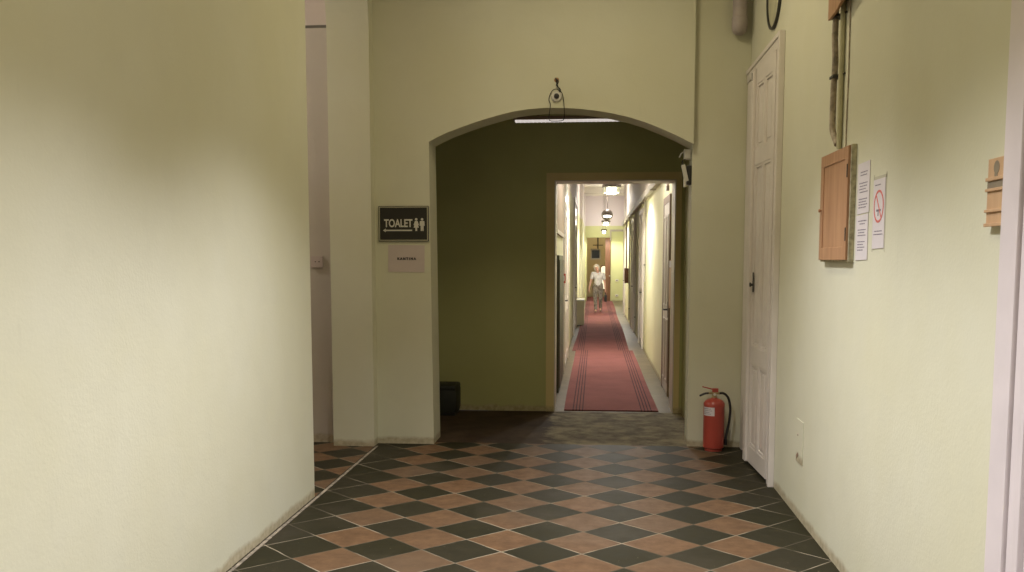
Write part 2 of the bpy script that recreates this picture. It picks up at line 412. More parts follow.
# ------------------------------------------------------------------ doors
def panel_leaf(y0, y1, z0, z1, x, th, panels, toward=-1):
    """leaf lying in the YZ plane; its face is at x, raised stiles, sunk panels with beads"""
    m = MB(); xb = x + th
    m.box(x + .014, xb, y0, y1, z0, z1)                    # core, recessed
    ys = sorted(set([y0, y1] + [p[0] for p in panels] + [p[1] for p in panels]))
    # stiles and rails = everything not in a panel
    zs_ = sorted(set([z0, z1] + [p[2] for p in panels] + [p[3] for p in panels]))
    for a, b in zip(ys, ys[1:]):
        for c, d in zip(zs_, zs_[1:]):
            cy, cz = (a + b) / 2, (c + d) / 2
            if not any(p[0] < cy < p[1] and p[2] < cz < p[3] for p in panels):
                m.box(x, x + .0145, a, b, c, d)
    for p in panels:
        q = .022
        m.box(x + .004, x + .014, p[0], p[0] + q, p[2], p[3]); m.box(x + .004, x + .014, p[1] - q, p[1], p[2], p[3])
        m.box(x + .004, x + .014, p[0] + q, p[1] - q, p[2], p[2] + q); m.box(x + .004, x + .014, p[0] + q, p[1] - q, p[3] - q, p[3])
        if p[1] - p[0] > .12: m.box(x + .007, x + .014, p[0] + .05, p[1] - .05, p[2] + .05, p[3] - .05, .003)
    return m
# tall double door on the right wall
d1 = struct_empty('door_1', (1.35, 7.8, 0), 'tall off-white panelled double door on the right wall, near leaf slightly ajar')
m = MB()
m.box(1.315, 1.35, 7.117, 7.20, 0, 3.24, .004).box(1.322, 1.35, 8.48, 8.58, 0, 3.24, .004).box(1.315, 1.35, 7.117, 8.58, 3.24, 3.32, .004)
m.box(1.305, 1.35, 7.07, 7.115, 0, 3.345, .006).box(1.305, 1.35, 7.117, 8.585, 3.31, 3.345, .004)
m.build('door_frame', M['white_paint'], d1)
def pan2(y0, y1, stile=.09, mid=.07):
    ym = (y0 + y1) / 2
    out = []
    for a, b in ((y0 + stile, ym - mid / 2), (ym + mid / 2, y1 - stile)):
        out += [(a, b, .17, .86), (a, b, 1.0, 2.46), (a, b, 2.58, 3.1)]
    return out
lf = panel_leaf(7.205, 7.92, .03, 3.23, 1.31, .04, pan2(7.205, 7.92)).build('door_leaf', M['white_paint'], d1, off=Vector((1.325, 7.205, 0)))
lf.location = Vector((1.325, 7.205, 0)) - world_loc(d1); lf.rotation_euler = (0, 0, R(2.6))
MB().box(1.285, 1.31, 7.86, 7.95, .03, 3.23, .006).build('astragal', M['white_paint'], lf, off=Vector((1.325, 7.205, 0)))
h = MB().box(1.305, 1.311, 7.785, 7.815, 1.44, 1.60, .002); h.lathe([(.0, 0), (.010, .0), (.010, -.01), (.018, -.016), (.018, -.024), (0, -.028)], (1.305, 7.80, 1.50), 14, 'x')
h.build('door_handle', M['iron'], lf, True, off=Vector((1.325, 7.205, 0)))
MB().box(1.281, 1.29, 7.90, 7.908, 3.14, 3.2, .001).build('bolt', M['iron'], lf, off=Vector((1.325, 7.205, 0)))
panel_leaf(7.975, 8.475, .03, 3.23, 1.322, .026, [(8.06, 8.40, .17, .86), (8.06, 8.40, 1.0, 2.46), (8.06, 8.40, 2.58, 3.1)]).build('door_leaf', M['white_paint'], d1)
# door frame close to the camera on the right
d2 = struct_empty('door_2', (1.35, 2.7, 0), 'lilac-white moulded door frame at the right edge of the view')
m = MB()
for x, a, b in ((1.325, 3.04, 3.205), (1.30, 3.055, 3.18), (1.312, 2.97, 3.05), (1.30, 2.945, 2.985), (1.32, 2.9, 2.95)):
    m.box(x, 1.35, a, b, 0, 3.3, .006)
m.box(1.30, 1.35, 1.75, 3.20, 3.3, 3.46, .008).box(1.30, 1.35, 1.75, 1.95, 0, 3.3, .006)
m.build('door_frame', M['white_door'], d2)
panel_leaf(1.96, 2.895, .02, 3.29, 1.318, .03, [(2.08, 2.38, .2, 1.2), (2.48, 2.78, .2, 1.2), (2.08, 2.38, 1.35, 3.15), (2.48, 2.78, 1.35, 3.15)]).build('door_leaf', M['white_door'], d2)
m = MB(); m.lathe([(.0, 0), (.024, 0), (.024, -.01), (.01, -.015), (.01, -.04), (.027, -.05), (.02, -.07), (0, -.075)], (1.318, 2.02, 1.1), 16, 'x')
m.build('door_handle', M['chrome'], d2, True)

# corridor doors, on the right (x=.93) and left (x=-.48) walls
def corr_door(n, side, y0, y1, h, lab, glazed=False, frame='frame_brown'):
    x = .93 if side > 0 else -.48
    s = -side
    e = struct_empty('door_%d' % n, (x, (y0 + y1) / 2, 0), lab)
    def bx(m, d0, d1, *a, **k):
        xa, xb = x + s * d0, x + s * d1
        return m.box(min(xa, xb), max(xa, xb), *a, **k)
    m = MB(); fd = .022 if n == 3 else .035
    bx(m, 0, fd, y0, y0 + .09, 0, h); bx(m, 0, fd, y1 - .09, y1, 0, h); bx(m, 0, fd, y0, y1, h, h + .09)
    m.build('door_frame', M[frame], e)
    m = MB(); bx(m, 0, .015, y0 + .09, y1 - .09, .01, h)
    w_ = y1 - y0
    for za, zb in (((.15, .9), (1.05, h - .6)) if glazed else ((.15, .95), (1.1, h - .15))):
        for ya, yb in ((y0 + .18, (y0 + y1) / 2 - .04), ((y0 + y1) / 2 + .04, y1 - .18)):
            for q in (0,):
                bx(m, .015, .024, ya, ya + .03, za, zb); bx(m, .015, .024, yb - .03, yb, za, zb); bx(m, .015, .024, ya, yb, za, za + .03); bx(m, .015, .024, ya, yb, zb - .03, zb)
    lf = m.build('door_leaf', M['corr_door'], e)
    if glazed:
        m = MB(); bx(m, .015, .022, y0 + .2, y1 - .2, h - .5, h - .1); m.build('glass_pane', M['glassy'], lf)
    m = MB(); yh = y0 + .17; m.tube([(x + s * .015, yh, 1.08), (x + s * .06, yh, 1.08), (x + s * .065, yh + .11, 1.08)], .010, 8); bx(m, .014, .02, yh - .02, yh + .02, .98, 1.18)
    m.build('door_handle', M['iron'], lf, True)
corr_door(3, 1, 11.75, 12.85, 2.42, 'nearest door on the right side of the corridor')
corr_door(4, 1, 18.1, 19.6, 2.6, 'second door on the right side of the corridor', False, 'corr_door')
corr_door(5, 1, 22.4, 23.9, 2.6, 'third door on the right side of the corridor', False, 'corr_door')
corr_door(6, 1, 28.9, 30.3, 2.6, 'farthest door on the right side of the corridor', False, 'corr_door')
corr_door(7, -1, 14.2, 16.4, 3.0, 'tall part glazed white door on the left side of the corridor', True, 'corr_door')
corr_door(8, -1, 21.2, 23.6, 3.0, 'farther part glazed door on the left side of the corridor', True, 'corr_door')
# glazing bars for the tall left doors: upper lights
# brown open leaf at the corridor end
d9 = struct_empty('door_9', (.62, 39.0, 0), 'brown wooden door leaf at the end of the corridor')
MB().box(.42, .635, 38.94, 38.98, .02, 2.6, .004).box(.46, .60, 38.93, 38.945, .2, 1.1, .004).box(.46, .60, 38.93, 38.945, 1.25, 2.4, .004).build('door_leaf', M['wood_dark'], d9)
m = MB(); m.lathe([(0, 0), (.03, 0), (.03, -.02), (0, -.03)], (.60, 38.93, 1.05), 12, 'y'); m.build('door_handle', M['chrome'], d9, True)

# ------------------------------------------------------------------ corridor runners
def runner(y0, y1, cx, dx, z, lab, th=.012):
    b = bmesh.new(); n = int((y1 - y0) / .25) + 1; hw = .53
    V = []
    for i in range(n + 1):
        y = (y1 - y0) * i / n
        sway = dx * (y / (y1 - y0)) + .012 * math.sin(y * .55 + y0)
        row = []
        for x in [-hw, -hw + .03, -.3, 0, .3, hw - .03, hw]:
            lift = .006 * max(0, math.sin(y * 1.9 + x * .6)) ** 6
            row.append(b.verts.new((x + sway, y, th + lift)))
        V.append(row)
    for A, B in zip(V, V[1:]):
        for k in range(6): b.faces.new((A[k], A[k + 1], B[k + 1], B[k]))
    ex = bmesh.ops.extrude_face_region(b, geom=b.faces[:])
    for g in ex['geom']:
        if isinstance(g, bmesh.types.BMVert): g.co.z = 0
    bmesh.ops.recalc_face_normals(b, faces=b.faces[:])
    me = bpy.data.meshes.new('carpet_runner'); b.to_mesh(me); b.free(); me.materials.append(M['carpet'])
    o = bpy.data.objects.new('carpet_runner', me); COL.objects.link(o); o.location = (cx, y0, z)
    return tag(o, lab, 'carpet', 'red runner carpets along the corridor')
runner(10.56, 17.62, .205, -.035, 0, 'faded red runner with dark side stripes, near piece starting at the doorway')
runner(17.63, 43.6, .13, .08, 0, 'faded red runner with dark side stripes, far piece under the walking woman')

# ================================================================== HALL OBJECTS
# --- toilet sign
t = thing('toilet_sign', (-1.735, 8.5, 1.865), 'black TOALET sign with white arrow and two figures left of the arch', 'sign')
X0, X1, Z0, Z1 = -1.967, -1.503, 1.868, 2.188
MB().box(X0, X1, 8.482, 8.4995, Z0, Z1, .006).build('sign_plate', M['sign_black'], t)
m = MB(); q = .009
for a in ((X0 + .006, X1 - .006, Z1 - .006 - q, Z1 - .006), (X0 + .006, X1 - .006, Z0 + .006, Z0 + .006 + q), (X0 + .006, X0 + .006 + q, Z0 + .015, Z1 - .015), (X1 - .006 - q, X1 - .006, Z0 + .015, Z1 - .015)):
    m.box(a[0], a[1], 8.479, 8.483, a[2], a[3])
m.build('rim', M['sign_rim'], t)
text_mesh('lettering', 'TOALET', .1, M['sign_white'], t, (-1.783, 8.4815, 2.033), .262, .0025, height=.073)
m = MB(); m.box(-1.905, -1.655, 8.479, 8.4822, 1.962, 1.974)
m.prism([(-1.925, 1.968), (-1.898, 1.984), (-1.898, 1.952)], 'y', 8.479, 8.4822)
m.build('arrow', M['sign_white'], t)
def pict(cx, woman):
    m = MB(); zb = 1.962
    m.lathe([(0, 0), (.0115, 0), (.0115, -.003), (0, -.003)], (cx, 8.4822, zb + .105), 16, 'y')
    if woman: poly = [(cx - .012, zb + .09), (cx + .012, zb + .09), (cx + .024, zb + .055), (cx + .017, zb + .05), (cx + .024, zb + .03), (cx + .008, zb + .03), (cx + .008, zb), (cx - .008, zb), (cx - .008, zb + .03), (cx - .024, zb + .03), (cx - .017, zb + .05), (cx - .024, zb + .055)]
    else: poly = [(cx - .02, zb + .09), (cx + .02, zb + .09), (cx + .023, zb + .047), (cx + .014, zb + .047), (cx + .013, zb), (cx + .002, zb), (cx, zb + .03), (cx - .002, zb), (cx - .013, zb), (cx - .014, zb + .047), (cx - .023, zb + .047)]
    m.prism(poly, 'y', 8.479, 8.4822); return m
pict(-1.617, True).build('woman_symbol', M['sign_white'], t); pict(-1.563, False).build('man_symbol', M['sign_white'], t)
# --- paper notice below
t = thing('paper_notice', (-1.71, 8.5, 1.59), 'plain pale paper reading KANTINA taped below the toilet sign', 'notice')
MB().box(-1.882, -1.547, 8.496, 8.4995, 1.59, 1.835, rot=(0, R(.8), 0)).build('sheet', M['paper_warm'], t)
text_mesh('lettering', 'KANTINA', .03, M['black'], t, (-1.71, 8.4945, 1.712), .175, .0022, space=1.5, height=.024)
# --- dome camera and looped cable over arch
t = thing('security_camera', (-.35, 8.5, 3.14), 'small round white camera fixed on the wall above the arch crown', 'camera')
MB().lathe([(0, 0), (.048, 0), (.048, -.012), (.040, -.03), (0, -.03)], (-.35, 8.4995, 3.14), 28, 'y').build('housing', M['plastic_white'], t, True)
MB().lathe([(0, -.029), (.024, -.029), (.022, -.044), (.012, -.052), (0, -.054)], (-.35, 8.4995, 3.14), 20, 'y').build('lens', M['black'], t, True)
t = thing('cable', (-.35, 8.5, 3.29), 'thin black cable looping round the small camera and hanging over the arch edge', 'cable')
Yc = 8.485
pts = [(-.36, 8.497, 3.295), (-.352, Yc, 3.27), (-.345, Yc, 3.24), (-.325, Yc - .004, 3.20), (-.30, Yc - .006, 3.16), (-.287, Yc - .004, 3.10), (-.283, Yc - .002, 3.05), (-.281, Yc, 2.97), (-.288, Yc, 2.937), (-.31, Yc, 2.928), (-.36, Yc, 2.926), (-.405, Yc, 2.93),
       (-.417, Yc, 2.95), (-.413, Yc, 3.0), (-.405, Yc, 3.07), (-.418, Yc, 3.11), (-.41, Yc, 3.15), (-.385, Yc - .012, 3.19), (-.35, Yc - .02, 3.2), (-.318, Yc - .018, 3.18)]
def smooth_pts(P_, k=5):
    P_ = [Vector(p) for p in P_]; out = []
    for i in range(len(P_) - 1):
        a, b, c, d = P_[max(i - 1, 0)], P_[i], P_[i + 1], P_[min(i + 2, len(P_) - 1)]
        for j in range(k):
            s = j / k
            out.append(.5 * ((2 * b) + (c - a) * s + (2 * a - 5 * b + 4 * c - d) * s * s + (3 * b - a - 3 * c + d) * s ** 3))
    out.append(P_[-1]); return out
MB().tube(smooth_pts(pts), .0036, 6).build('cord', M['rubber'], t, True)
MB().tube(smooth_pts([(-.362, 8.485, 3.30), (-.335, 8.48, 3.265), (-.352, 8.478, 3.235), (-.318, 8.478, 3.20), (-.325, 8.48, 3.17)]), .005, 6).build('twisted_end', M['rubber'], t, True)
MB().lathe([(0, 0), (.022, 0), (.018, -.006), (0, -.006)], (-.352, 8.4995, 3.285), 12, 'y').build('wall_hole_rim', simple('orange_foam', (.4, .22, .1), .8), t)
# --- light tube in the recess
t = thing('tube_light', (-.30, 9.8, 3.08), 'long dim tube light hanging just behind the arch crown', 'ceiling light')
MB().box(-.85, .32, 9.77, 9.85, 3.13, 3.165, .004).box(-.60, -.58, 9.80, 9.82, 3.165, 3.70).box(.05, .07, 9.80, 9.82, 3.165, 3.70).build('body', M['frame_brown'], t)
m = MB()
m.box(-.83, .30, 9.775, 9.845, 3.11, 3.13, .006)
for k in range(26): m.box(-.82 + k * .043, -.815 + k * .043, 9.772, 9.848, 3.107, 3.13)
m.build('diffuser', M['tube_glow'], t)
# --- bullet camera and junction box on right jamb of the arch
t = thing('junction_box', (.83, 8.72, 2.62), 'small white junction box at the right springing of the arch', 'junction box')
MB().box(.79, .8545, 8.66, 8.74, 2.60, 2.69, .006).build('box_body', M['plastic_white'], t)
MB().box(.80, .845, 8.652, 8.661, 2.61, 2.68, .003).build('lid', M['plastic_white'], t)
MB().tube([(.79, 8.70, 2.67), (.765, 8.69, 2.655), (.75, 8.69, 2.62)], .006, 6).build('antenna_stub', M['plastic_white'], t, True)
t = thing('wall_camera', (.83, 8.68, 2.36), 'white and black tilted camera hanging below the junction box on the arch jamb', 'camera')
MB().box(.775, .812, 8.60, 8.64, 2.40, 2.55, .008, rot=(R(8), R(-14), 0)).build('sun_shield', M['plastic_white'], t)
MB().box(.812, .8545, 8.62, 8.70, 2.37, 2.545, .012).build('casing', M['black'], t)
MB().box(.785, .803, 8.605, 8.65, 2.35, 2.43, .003).build('bracket', M['plastic_white'], t)
MB().tube(smooth_pts([(.80, 8.66, 2.60), (.775, 8.64, 2.585), (.77, 8.63, 2.56), (.785, 8.625, 2.545)]), .005, 6).build('lead', M['rubber'], t, True)

# --- fire extinguisher
ex, ey = 1.072, 8.45
t = thing('fire_extinguisher', (ex, ey, 0), 'red fire extinguisher with black hose standing by the white double door', 'fire extinguisher')
rb = .093
prof = [(0, .022), (.075, .022), (.092, .030), (rb, .05), (rb, .40), (.094, .425), (.080, .447), (.055, .463), (.030, .470), (.026, .476), (0, .476)]
cyl = MB().lathe(prof, (ex, ey, 0), 40).build('cylinder', M['red'], t, True)
MB().lathe([(.070, 0), (.078, 0), (.078, .028), (.070, .028)], (ex, ey, 0), 32).build('base_ring', M['red'], t, True)
MB().lathe([(0, .474), (.022, .474), (.024, .485), (.018, .50), (.018, .52), (0, .52)], (ex, ey, 0), 20).box(ex - .05, ex + .045, ey - .014, ey + .014, .506, .526, .004).build('valve', M['brass'], t, True)
m = MB(); m.box(ex - .11, ex + .03, ey - .011, ey + .011, .552, .562, .003, rot=(0, R(14), 0)); m.box(ex - .02, ex + .035, ey - .012, ey + .012, .52, .56, .004)
m.build('squeeze_lever', M['red'], t)
MB().tube(smooth_pts([(ex - .04, ey, .515), (ex - .08, ey, .512), (ex - .13, ey, .490)]), .009, 8).build('carry_handle', M['black'], t, True)
MB().tube(smooth_pts([(ex + .04, ey, .515), (ex + .085, ey, .513), (ex + .125, ey + .01, .47), (ex + .145, ey + .015, .38), (ex + .14, ey + .015, .28), (ex + .122, ey + .01, .18), (ex + .108, ey, .11), (ex + .107, ey, .07)], 6), .011, 10).tube([(ex + .108, ey, .10), (ex + .107, ey, .05)], .014, 10).build('hose', M['rubber'], t, True)
# label curved around the cylinder
b = bmesh.new(); prev = None
for k in range(13):
    a = R(196 + k * 70 / 12); x, y = ex + (rb + .0012) * math.cos(a), ey + (rb + .0012) * math.sin(a)
    v = (b.verts.new((x, y, .322)), b.verts.new((x, y, .398)))
    if prev: b.faces.new((prev[0], v[0], v[1], prev[1]))
    prev = v
m = MB(); m.add(b); m.build('paper_label', M['paper'], t)
m = MB()
for i, (zz, n) in enumerate(((.382, 6), (.366, 7), (.350, 5), (.336, 6))):
    for k in range(n):
        a = R(203 + k * 8); x, y = ex + (rb + .002) * math.cos(a), ey + (rb + .002) * math.sin(a)
        m.box(x - .005, x + .004, y - .0012, y + .0012, zz, zz + .004, rot=(0, 0, a + math.pi / 2))
m.build('label_print', M['ink'], t)
MB().lathe([(0, .0), (.012, 0), (.012, -.01), (0, -.012)], (ex, ey - .018, .506), 12, 'y').build('pressure_gauge', M['plastic_white'], t, True)

# --- wooden wall cabinet
t = thing('wall_cabinet', (1.35, 5.37, 1.69), 'shallow light brown wooden cabinet mounted on the right wall below the conduit', 'cabinet')
MB().box(1.322, 1.3495, 5.085, 5.70, 1.69, 2.30, .002).build('carcass', M['ply_edge'], t)
m = MB(); yA, yB, zA, zB = 5.10, 5.69, 1.70, 2.295; st = .065
m.box(1.315, 1.322, yA, yB, zA, zB)
m.box(1.309, 1.316, yA, yA + st, zA, zB, .002).box(1.309, 1.316, yB - st, yB, zA, zB, .002).box(1.309, 1.316, yA + st, yB - st, zA, zA + .07, .002).box(1.309, 1.316, yA + st, yB - st, zB - st, zB, .002)
dr = m.build('cabinet_door', M['wood'], t)
MB().lathe([(0, 0), (.005, 0), (.006, -.006), (.011, -.010), (.009, -.016), (0, -.018)], (1.309, yB - .035, 1.985), 14, 'x').build('knob', M['wood'], dr, True)
MB().box(1.305, 1.310, yA + .002, yA + .012, 1.80, 1.87, .002).build('hinge', M['iron'], dr)
MB().box(1.305, 1.310, yA + .002, yA + .012, 2.13, 2.20, .002).build('hinge', M['iron'], dr)
# --- papers beside the cabinet
def printed(name, y0, y1, z0, z1, lab, cat, rows, grp, tilt=0, x=1.346):
    t = thing(name, (1.35, (y0 + y1) / 2, z0), lab, cat, grp)
    MB().box(x, 1.3495, y0, y1, z0, z1, rot=(R(tilt), 0, 0)).build('sheet', M['paper'], t)
    m = MB(); last = rows[0][0]
    for z_, a, b_ in rows:
        if last - z_ > .018 and len(m.bm.verts): m.build('text_block', M['ink'], t); m = MB()
        last = z_
        y = a
        while y > b_:
            l = random.uniform(.012, .035); m.box(x - .0006, x + .0002, max(y - l, b_), y, z_, z_ + .005); y -= l + .006
    m.build('text_block', M['ink'], t); return t
yL, yR = 5.04, 4.83      # far (left in view) and near edges
rows = [(2.14 - i * .0, yL - .05, yR + .04) for i in range(1)] + [(2.125, yL - .05, yR + .05)] + [(2.085 - .015 * i, yL - .03 - .012 * (i % 2), yR + .03 + .015 * (i % 3)) for i in range(4)] + [(2.005 - .014 * i, yL - .03, yR + .03 + .02 * (i % 2)) for i in range(4)]
printed('notice_sheet', yR, yL, 1.935, 2.19, 'upper printed white sheet taped to the wall beside the wooden cabinet', 'notice', rows, None, -1)
rows = [(1.895, yL - .03, yR + .03), (1.88, yL - .06, yR + .06)] + [(1.85 - .014 * i, yL - .03 - .012 * (i % 2), yR + .04 + .02 * (i % 2)) for i in range(3)] + [(1.79 - .014 * i, yL - .03, yR + .05 + .03 * (i % 2)) for i in range(4)]
printed('notice_sheet', yR + .005, yL + .005, 1.70, 1.928, 'lower printed white sheet below the other beside the wooden cabinet', 'notice', rows, None, -1)
t = printed('no_smoking_notice', 4.57, 4.755, 1.755, 2.085, 'white no-smoking notice with a red crossed circle in a clear pocket', 'notice', [(2.055, 4.73, 4.64), (1.835, 4.72, 4.60), (1.820, 4.73, 4.59)], None, -.5)
m = MB(); yc, zc, rO, rI = 4.663, 1.955, .078, .067
for k in range(40):
    a0, a1 = 2 * math.pi * k / 40, 2 * math.pi * (k + 1) / 40
    m.prism([(yc + rI * math.cos(a0), zc + rI * math.sin(a0)), (yc + rO * math.cos(a0), zc + rO * math.sin(a0)), (yc + rO * math.cos(a1), zc + rO * math.sin(a1)), (yc + rI * math.cos(a1), zc + rI * math.sin(a1))], 'x', 1.3448, 1.346)
m.box(1.3448, 1.346, yc - .005, yc + .005, zc - rI, zc + rI, rot=(R(-38), 0, 0))
m.build('prohibition_ring', M['red_ink'], t)
MB().box(1.3452, 1.346, yc - .035, yc + .035, zc - .024, zc - .014).box(1.3452, 1.346, yc + .0, yc + .012, zc - .045, zc - .022).build('cigarette_symbol', M['ink'], t)
m = MB(); m.box(1.3485, 1.3496, 4.56, 4.765, 2.085, 2.10).box(1.3485, 1.3496, 4.56, 4.57, 1.74, 2.11).box(1.3485, 1.3496, 4.756, 4.765, 1.74, 2.11).build('pocket_edge', M['tape'], t)
# --- wooden box near door frame
t = thing('wooden_wall_box', (1.35, 3.33, 1.81), 'small pale wooden box with stamped emblem beside the near door frame', 'box')
MB().box(1.33, 1.3495, 3.215, 3.37, 1.815, 2.04, .002).build('back_board', M['wood_pale'], t)
for z_, hgt in ((1.965, .012), (1.93, .010), (1.86, .010), (1.812, .012)): MB().box(1.323, 1.3305, 3.212, 3.374, z_, z_ + hgt, .002).build('ledge', M['wood_pale'], t)
m = MB(); m.lathe([(0, 0), (.022, 0), (.022, -.0012), (0, -.0012)], (1.33, 3.30, 2.008), 22, 'x'); m.box(1.3288, 1.330, 3.29, 3.315, 1.978, 1.99)
m.box(1.3288, 1.3302, 3.216, 3.368, 1.94, 1.963)
m.build('stamped_emblem', M['wood_mark'], t)
# --- conduit and cable
t = thing('conduit', (1.33, 5.38, 2.32), 'stained brown conduit with two clamps running down to the wooden cabinet', 'conduit')
MB().tube(smooth_pts([(1.32, 5.50, 4.7), (1.32, 5.50, 3.1), (1.32, 5.51, 2.95), (1.322, 5.49, 2.8), (1.32, 5.50, 2.65), (1.322, 5.51, 2.5), (1.32, 5.49, 2.42), (1.323, 5.44, 2.37), (1.327, 5.41, 2.335)]), .017, 10).build('sleeve', M['conduit'], t, True)
MB().tube([(1.334, 5.40, 4.7), (1.334, 5.40, 2.31)], .014, 10).build('painted_pipe', M['conduit_paint'], t, True)
for z_ in (3.03, 2.705):
    MB().box(1.30, 1.349, 5.44, 5.525, z_, z_ + .016, .003).tube([(1.345, 5.37, z_ + .008), (1.345, 5.45, z_ + .008)], .006, 8).build('clamp', M['iron'], t)
MB().prism([(5.53, 3.03), (5.36, 3.04), (5.22, 3.075), (5.10, 3.09), (5.10, 3.42), (5.53, 3.42)], 'x', 1.285, 1.300).build('backing_board', M['wood'], t)
t = thing('thin_cable', (1.345, 5.30, 2.31), 'thin brown cable pinned to the wall right of the conduit', 'cable')
MB().tube(smooth_pts([(1.3455, 5.30, 4.7), (1.3455, 5.295, 3.0), (1.3455, 5.29, 2.7), (1.3455, 5.30, 2.5), (1.3455, 5.30, 2.305)]), .0035, 6).build('cord', M['conduit'], t, True)
# --- blanked hatch low on the wall
t = thing('wall_hatch', (1.35, 6.22, .36), 'small plastered-over rectangular hatch low on the right wall', 'hatch')
MB().box(1.345, 1.3495, 6.13, 6.32, .37, .655, .002).build('cover', M['wall'], t)
MB().box(1.3435, 1.3455, 6.24, 6.31, .40, .425, rot=(R(-30), 0, 0)).build('hole', M['frame_brown'], t)
MB().lathe([(0, 0), (.006, 0), (.006, -.003), (0, -.003)], (1.345, 6.27, .55), 10, 'x').build('hole', M['frame_brown'], t)
# --- pipe with cap and round vent
t = thing('wall_pipe', (1.23, 8.52, 3.65), 'thick pinkish white pipe with rounded end high in the corner above the door', 'pipe')
MB().tube([(1.232, 8.51, 4.7), (1.232, 8.51, 3.79)], .062, 24).build('pipe_body', M['pipe'], t, True)
MB().lathe([(0, -.02), (.03, -.017), (.052, -.002), (.066, .03), (.068, .06), (.068, .13), (.063, .135), (0, .135)], (1.232, 8.51, 3.66), 28).build('end_cap', M['pipe'], t, True)
t = thing('round_vent', (1.35, 7.42, 3.68), 'round dark rimmed vent disc high on the right wall above the door', 'vent')
MB().lathe([(.26, 0), (.278, 0), (.278, -.022), (.26, -.022)], (1.3495, 7.50, 3.73), 48, 'x').build('rim', M['iron'], t, True)
MB().lathe([(0, 0), (.259, 0), (.259, -.008), (0, -.012)], (1.3495, 7.50, 3.73), 48, 'x').build('disc', simple('greenish_grey_disc', (.50, .48, .32), .6), t, True)
# --- switch in side passage
t = thing('light_switch', (-2.54, 8.5, 1.62), 'small square socket on the pinkish wall inside the left opening', 'socket')
MB().box(-2.60, -2.49, 8.482, 8.4995, 1.63, 1.735, .004).build('plate', M['plastic_pink'], t)
MB().lathe([(0, 0), (.006, 0), (.006, -.002), (0, -.002)], (-2.525, 8.482, 1.685), 10, 'y').build('hole', M['black'], t)
MB().lathe([(0, 0), (.005, 0), (.005, -.002), (0, -.002)], (-2.56, 8.482, 1.685), 10, 'y').build('hole', M['black'], t)
# --- dark box in the recess
t = thing('dark_bench_box', (-1.66, 10.2, 0), 'low black box with rounded top in the dark recess behind the arch', 'box')
MB().box(-1.95, -1.495, 10.08, 10.45, .02, .325, .05).build('body', M['dark_box'], t, True)
MB().box(-1.945, -1.50, 10.075, 10.455, .27, .335, .03).build('lid', M['dark_box'], t, True)
MB().box(-1.93, -1.515, 10.10, 10.43, 0, .03).build('base', M['black'], t)

# ================================================================== LAMPS
def spot(name, loc, watts, ang, blend, col, r=.06, parent=None):
    l = bpy.data.lights.new(name, 'SPOT'); l.energy = watts; l.spot_size = R(ang); l.spot_blend = blend; l.color = col; l.shadow_soft_size = r
    o = bpy.data.objects.new(name, l); COL.objects.link(o)
    if parent: o.parent = parent; o.location = Vector(loc) - world_loc(parent)
    else: o.location = loc
    return o
def point(name, loc, watts, col, r=.08, parent=None):
    l = bpy.data.lights.new(name, 'POINT'); l.energy = watts; l.color = col; l.shadow_soft_size = r
    o = bpy.data.objects.new(name, l); COL.objects.link(o)
    if parent: o.parent = parent; o.location = Vector(loc) - world_loc(parent)
    else: o.location = loc
    return o
def hall_pendant(x, y, z, watts, lab, ang=118, blend=.9):
    t = thing('pendant_lamp', (x, y, z), lab, 'lamp', 'hall pendant lamps above the view')
    MB().lathe([(.06, .16), (.10, .15), (.17, .06), (.175, .055), (.105, .155), (.062, .168)], (x, y, z), 32).build('shade', M['lamp_shade'], t, True)
    MB().tube([(x, y, z + .16), (x, y, HZ)], .005, 6).build('cord', M['rubber'], t)
    MB().lathe([(0, .08), (.03, .085), (.04, .11), (.03, .15), (0, .16)], (x, y, z), 16).build('bulb', M['glow'], t, True)
    spot('lamp_light', (x, y, z + .05), watts, ang, blend, HALL_COL, .14, t)
hall_pendant(-.3, 5.1, 3.4, HALL_LAMP_W, 'enamel pendant lamp over the far half of the hall')
hall_pendant(-.3, 3.2, 3.4, HALL_LAMP_W, 'enamel pendant lamp over the middle of the hall')
hall_pendant(-.3, 1.2, 3.4, HALL_BACK_W, 'enamel pendant lamp over the viewer')
for x, y, wts, lab in ((-.1, 6.4, HALL_FILL_W, 'added unseen fill tube on the hall ceiling near the arch'), (-.3, 1.9, HALL_FILL_W * .95, 'added unseen fill tube on the hall ceiling above the viewer')):
    t = thing('fill_tube', (x, y, 4.6), lab, 'lamp')  # added fill tubes that brighten the upper hall walls
    MB().box(x - .06, x + .06, y - .6, y + .6, 4.62, 4.7, .01).build('body', M['plastic_white'], t)
    l = bpy.data.lights.new('tube_light', 'AREA'); l.shape = 'RECTANGLE'; l.size = .1; l.size_y = 1.1; l.energy = wts; l.color = WARM
    o = bpy.data.objects.new('tube_light', l); COL.objects.link(o); o.parent = t; o.location = (0, 0, .01)
t = thing('passage_fill', (-4.4, 7.95, 3.7), 'added unseen round fill lamp in the side passage', 'lamp')  # added out of view to brighten the pinkish passage wall
MB().lathe([(0, 0), (.12, .03), (.15, .1), (.1, .4), (0, .4)], (-4.4, 7.95, 3.7), 24).build('globe', M['lamp_shade'], t, True)
point('globe_fill', (-4.4, 7.95, 3.6), SIDE_FILL_W * 1.2, (1, .92, .82), .1, t)

